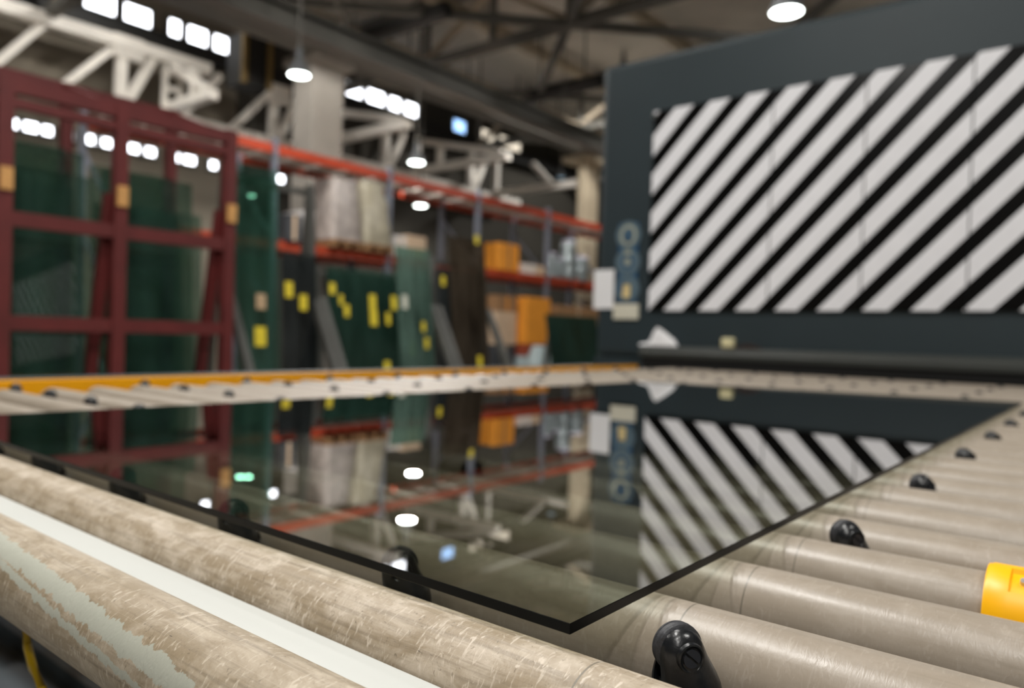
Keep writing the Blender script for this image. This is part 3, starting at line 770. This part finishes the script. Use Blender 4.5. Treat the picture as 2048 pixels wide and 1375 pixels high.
for bay, (y0, y1) in enumerate(((1.25, 2.09), (2.21, 2.99), (3.11, 4.05))):
    bn = ('nearest', 'middle', 'far')[bay]
    for s in range(4):
        ht = (1.72, 1.86, 1.55, 1.95)[s] - .1 * bay
        sheet(y0 + .02 * s, y1 - .015 * s, ht - .1 * (s == 0) * bay, FZ + .17, -7.28 - .16 * s, -7.42 - .17 * s, M['glass_green'] if s else M['glass_green'],
              'dark green glass sheet in the %s bay of the red rack, %s from the front' % (bn, ordn(s)))
# grey trestles: leaning posts on feet, each end stiffened by a raking brace
def trestle(y0, y1, za, label):
    t = thing('frame_trestle', label, 'trestle', (-7.8, y0, FZ)); H = za - FZ; L = y1 - y0
    for y in (0, L):
        MB().bar((.22, y, .05), (.02, y, H), .08, .08).obj('leaning_post', M['grey_paint'], t)
        MB().bar((.92, y, .05), (.16, y, min(H - .1, 1.52)), .085, .085).obj('raking_brace', M['grey_paint'], t)
        MB().span((-.3, y - .045, 0), (1.0, y + .045, .06)).obj('foot', M['grey_paint'], t)
        MB().bar((-.26, y, .05), (.0, y, H - .05), .06, .06).obj('rear_stay', M['grey_paint'], t)
    for z in (.55, H - .12):
        x = .22 - .2 * (z - .05) / (H - .05); MB().span((x - .09, 0, z), (x - .04, L, z + .07)).obj('rail', M['grey_paint'], t)
    MB().span((.24, 0.02, .02), (.60, L - .02, .055)).obj('ledge', M['grey_paint'], t)
yy = lambda px: atx(px, 600, 7.55).y
trestle(yy(466), yy(637), 1.95, 'tall grey steel trestle beside the red rack, holding green and dark glass')
trestle(yy(652), yy(872), .98, 'grey steel trestle carrying the green glass stack with yellow labels')
trestle(yy(885), yy(984), 1.30, 'grey steel trestle carrying dark and brown glass')
def stack(n, y0, y1, zt, m, x0, slope, name, labels=(), dz=.05, sy=.03, gap=.016):
    for s in range(n):
        k = n - 1 - s            # the sheet at the back stands against the posts
        zt_ = zt - dz * s; xb = x0 + gap * k
        sheet(y0 + sy * s, y1 - sy * s * .8, zt_, FZ + .058, xb, xb - slope * (zt_ - FZ), m, '%s, %s from the front' % (name, ordn(s)), labels=labels if s == 0 else ())
def labs(pa, pb, *rows):
    yc = (yy(pa) + yy(pb)) / 2
    k = 7.5 / 1380.0
    return [(atx(px, py, 7.55).y - yc, atx(px, py, 7.55).z - FZ - .058, w_ * k * .8, h_ * k, 'label_' + m) for px, py, w_, h_, m in rows]
stack(3, yy(472), yy(562), 2.02, M['glass_clear'], -7.54, .067, 'tall green glass sheet leaning beyond the red rack',
      labs(472, 562, (524, 602, 28, 32, 'tan'), (520, 672, 32, 40, 'yellow')), .08, .03, .03)
stack(3, yy(567), yy(636), 1.08, M['glass_dark'], -7.54, .067, 'dark glass sheet with yellow labels left of the raking brace',
      labs(567, 636, (581, 578, 24, 34, 'yellow'), (609, 604, 24, 34, 'yellow')), .06, .02, .03)
stack(5, yy(662), yy(866), .98, M['glass_green'], -7.53, .104, 'green glass sheet of the stack with yellow labels',
      labs(662, 866, (673, 575, 20, 26, 'yellow'), (689, 598, 14, 24, 'yellow'), (699, 620, 18, 28, 'yellow'), (752, 604, 24, 40, 'yellow'), (752, 635, 26, 36, 'yellow'),
           (795, 604, 22, 34, 'yellow'), (781, 636, 16, 30, 'yellow'), (825, 694, 20, 42, 'yellow'), (772, 731, 22, 24, 'yellow')), .05, .02)
sheet(yy(800), yy(868), 1.36, FZ + .058, -7.44, -7.44 - .104 * 2.31, M['glass_pale'], 'taller pale green glass sheet in front of the green stack',
      labels=labs(800, 868, (814, 602, 22, 34, 'white'), (852, 685, 18, 28, 'yellow'), (848, 652, 14, 26, 'yellow')))
stack(4, yy(884), yy(974), 1.14, M['glass_dark'], -7.53, .085, 'dark glass sheet of the stack left of the orange cartons',
      labs(884, 974, (895, 560, 18, 26, 'yellow')), .05, .02)
sheet(yy(905), yy(977), 1.62, FZ + .058, -7.45, -7.45 - .085 * 2.55, M['glass_brown'], 'brown tinted glass sheet standing highest beside the orange cartons',
      labels=labs(905, 977, (965, 477, 20, 24, 'yellow'), (955, 725, 22, 40, 'yellow')))
# lone dark green pane before the machine
y0_, y1_ = atx(1094, 650, 8.1).y, atx(1196, 650, 8.1).y
sheet(y0_, y1_, .60, FZ + .06, -7.86, -8.14, M['glass_green'], 'dark green glass pane standing alone left of the machine')
sheet(y0_ + .03, y1_ + .04, .58, FZ + .06, -7.90, -8.17, M['glass_dark'], 'dark glass pane directly behind the lone green pane')
t = thing('pane_stand', 'low grey stand behind the lone green pane', 'stand', (-8.1, 12.4, FZ))
for y in (-.8, .8):
    MB().bar((.2, y, .03), (-.25, y, 1.35), .07, .07).obj('front_leg', M['grey_paint'], t); MB().bar((-.5, y, 0), (-.27, y, 1.35), .07, .07).obj('rear_leg', M['grey_paint'], t)
    MB().span((-.55, y - .03, 0), (.5, y + .03, .05)).obj('foot', M['grey_paint'], t)

# ------------------------------------------------------------------ orange pallet rack
t = thing('pallet_rack', 'long pallet rack with orange beams and grey uprights', 'pallet rack', (-10.5, 6.6, FZ))
UY = [6.6 - 2.3, 6.6, 8.9, 11.25, 13.6, 15.95, 18.3]
for y in UY:
    yy = y - 6.6
    for x in (.5, -.5): MB().span((x - .05, yy - .035, 0), (x + .05, yy + .035, 4.0)).obj('upright', M['galvanised'], t)
    for z in (.3, 1.4, 2.5): MB().bar((.5, yy, z), (-.5, yy, z + 1.0), .04, .04).obj('lacing', M['galvanised'], t)
for k in range(len(UY) - 1):
    a, b_ = UY[k] - 6.6 + .045, UY[k + 1] - 6.6 - .045
    for z in (2.51 - .10, 3.90 - .06):
        for x in (.5, -.5): MB().span((x - .03, a, z - .07), (x + .03, b_, z + .07)).obj('beam', M['orange_paint'], t)
        for w_ in range(4):
            c0 = a + (b_ - a) * w_ / 4; MB().span((-.47, c0 + .02, z + .03), (.47, a + (b_ - a) * (w_ + 1) / 4 - .02, z + .05)).obj('deck_board', M['deck'], t)
SH = FZ + 2.41 + .071   # top of the lower beams

def carton(y0, y1, z0, z1, x, dep, m, label, tape='carton_pale', grp='goods on the pallet rack'):
    t = MB().box((0, 0, (z1 - z0) / 2), (dep, y1 - y0, z1 - z0), None, .008).obj('carton', M[m])
    t.location = (x, (y0 + y1) / 2, z0); tag(t, label, 'box', grp)
    MB().span((dep / 2, -.03, .02), (dep / 2 + .002, .03, z1 - z0 - .02)).obj('packing_tape', M[tape], t)
    return t
def wrapped(y0, y1, z0, h, x, m, label, lean=.0, kind='wrapped_pallet'):
    w_ = (y1 - y0) / 2; rr = []
    rnd = random.Random(int(y0 * 100))
    for i in range(7):
        f = i / 6; s = 1 - .22 * f * f + rnd.uniform(-.03, .03)
        rr.append([(s * .36 * cx + rnd.uniform(-.015, .015), s * w_ * cy + lean * f + rnd.uniform(-.015, .015), .12 + (h - .12) * f) for cx, cy in
                   ((-1, -.8), (-.85, -1), (0, -1.02), (.85, -1), (1, -.8), (1.03, 0), (1, .8), (.85, 1), (0, 1.02), (-.85, 1), (-1, .8), (-1.02, 0))])
    t = thing(kind, label, 'pallet', (x, (y0 + y1) / 2, z0), 'goods on the pallet rack')
    MB().rings(rr).obj('wrapped_load', M[m], t, True)
    for q_ in (-1, 0, 1): MB().span((-.36, q_ * w_ * .8 - .05, 0), (.36, q_ * w_ * .8 + .05, .09)).obj('pallet_block', M['carton_brown'], t)
    MB().span((-.38, -w_, .09), (.38, w_, .12)).obj('pallet_deck', M['carton_brown'], t)
    return t
Y = lambda px, D: atx(px, 520, D).y
X1 = -10.15
carton(Y(558, 10.1), Y(586, 10.1), SH, SH + .42, X1, .5, 'carton_dark', 'dark box on the left end of the rack shelf')
carton(Y(588, 10.1), Y(614, 10.1), SH, SH + .5, X1, .5, 'carton_white', 'white box beside the dark box on the rack shelf')
wrapped(Y(640, 10.1), Y(700, 10.1), SH, 1.12, X1, 'wrap', 'grey film wrapped pallet load, left of two on the rack')
wrapped(Y(709, 10.1), Y(762, 10.1), SH, 1.18, X1, 'wrap_cream', 'cream film wrapped pallet load tapering to the top', -.1)
carton(Y(775, 10.1), Y(800, 10.1), SH, SH + .36, X1, .4, 'carton_white', 'white box under the pendant lamp on the rack shelf')
carton(Y(802, 10.1), Y(838, 10.1), SH, SH + .40, X1, .45, 'carton_pale', 'pale peach carton on the rack shelf right of the white box')
carton(Y(985, 10.1), Y(1025, 10.1), SH, SH + .56, X1, .45, 'carton_orange', 'orange carton on the rack shelf above the brown glass sheet', 'carton_brown')
carton(Y(1034, 10.1), Y(1060, 10.1), SH, SH + .21, X1, .4, 'carton_white', 'low white carton right of the orange carton')
carton(Y(1060.5, 10.1), Y(1080, 10.1), SH, SH + .20, X1, .4, 'carton_pale', 'low peach carton right of the low white carton')
tins = ((1102, .50, .13, 'tin with a pale lid, leftmost of the four on the shelf'), (1118, .40, .12, 'shorter tin, second from the left on the shelf'), (1136, .86, .17, 'tallest tin with a lilac lid on the shelf'), (1160, .52, .2, 'wide tin, rightmost on the shelf'))
for px, h, r, lb in tins:
    yy = Y(px, 10.05)
    o = MB().lathe([(0, r * .96), (.02, r), (h * .33, r), (h * .34, r * .97), (h * .38, r), (h * .66, r), (h * .68, r * .97), (h * .71, r), (h - .02, r), (h, r * .95)], 'Z', 24).obj('metal_tin', M['tin'], None, True)
    o.location = (-10.05, yy, SH); tag(o, 'grey ' + lb, 'tin', 'tins on the pallet rack')
    MB().lathe([(h, r * .9), (h + .015, r * .96), (h + .05, r * .9), (h + .055, .01)], 'Z', 24).obj('lid', M['lid'], o, True)
# goods standing on the floor under the shelf
carton(Y(986, 9.9), Y(1026, 9.9), FZ + 1.62, FZ + 1.95, -10.0, .5, 'carton_brown', 'brown carton on top of the pale stack under the shelf', 'carton_orange')
carton(Y(986, 9.9), Y(1026, 9.9), FZ + .95, FZ + 1.62, -10.0, .5, 'carton_pale', 'pale stack carton under the brown carton')
carton(Y(986, 9.9), Y(1026, 9.9), FZ, FZ + .95, -10.02, .5, 'carton_dark', 'dark crate at the bottom of the pale stack')
carton(Y(1046, 9.7), Y(1092, 9.7), FZ + .98, FZ + 1.95, -9.8, .5, 'carton_orange', 'large orange carton standing under the rack shelf', 'carton_orange')
carton(Y(1046, 9.7), Y(1092, 9.7), FZ + .72, FZ + .98, -9.8, .5, 'brick_red', 'brick red box under the large orange carton', 'brick_red')
carton(Y(1046, 9.7), Y(1092, 9.7), FZ, FZ + .72, -9.8, .5, 'bag', 'pale blue crate at the foot of the orange stack', 'bag')
carton(Y(1106, 9.9), Y(1190, 9.9), FZ + .6, FZ + 1.85, -10.0, .5, 'carton_brown', 'wide brown crate at the right end under the shelf')
carton(Y(1106, 9.9), Y(1192, 9.9), FZ, FZ + .6, -10.0, .6, 'carton_dark', 'dark base crate under the wide brown crate')
b_ = MB(); rr = []
for i in range(6):
    f = i / 5; s = (1, 1.06, 1.08, 1.0, .85, .55)[i]
    rr.append([(s * .22 * math.cos(a) + .01 * math.sin(3 * a + i), s * .33 * math.sin(a), .95 * f) for a in [2 * PI * j / 14 for j in range(14)]])
o = MB().rings(rr).obj('bulk_bag', M['bag'], None, True); o.location = (-9.2, Y(1085, 9.2), FZ); tag(o, 'pale blue bulk bag on the floor left of the green pane', 'bag')
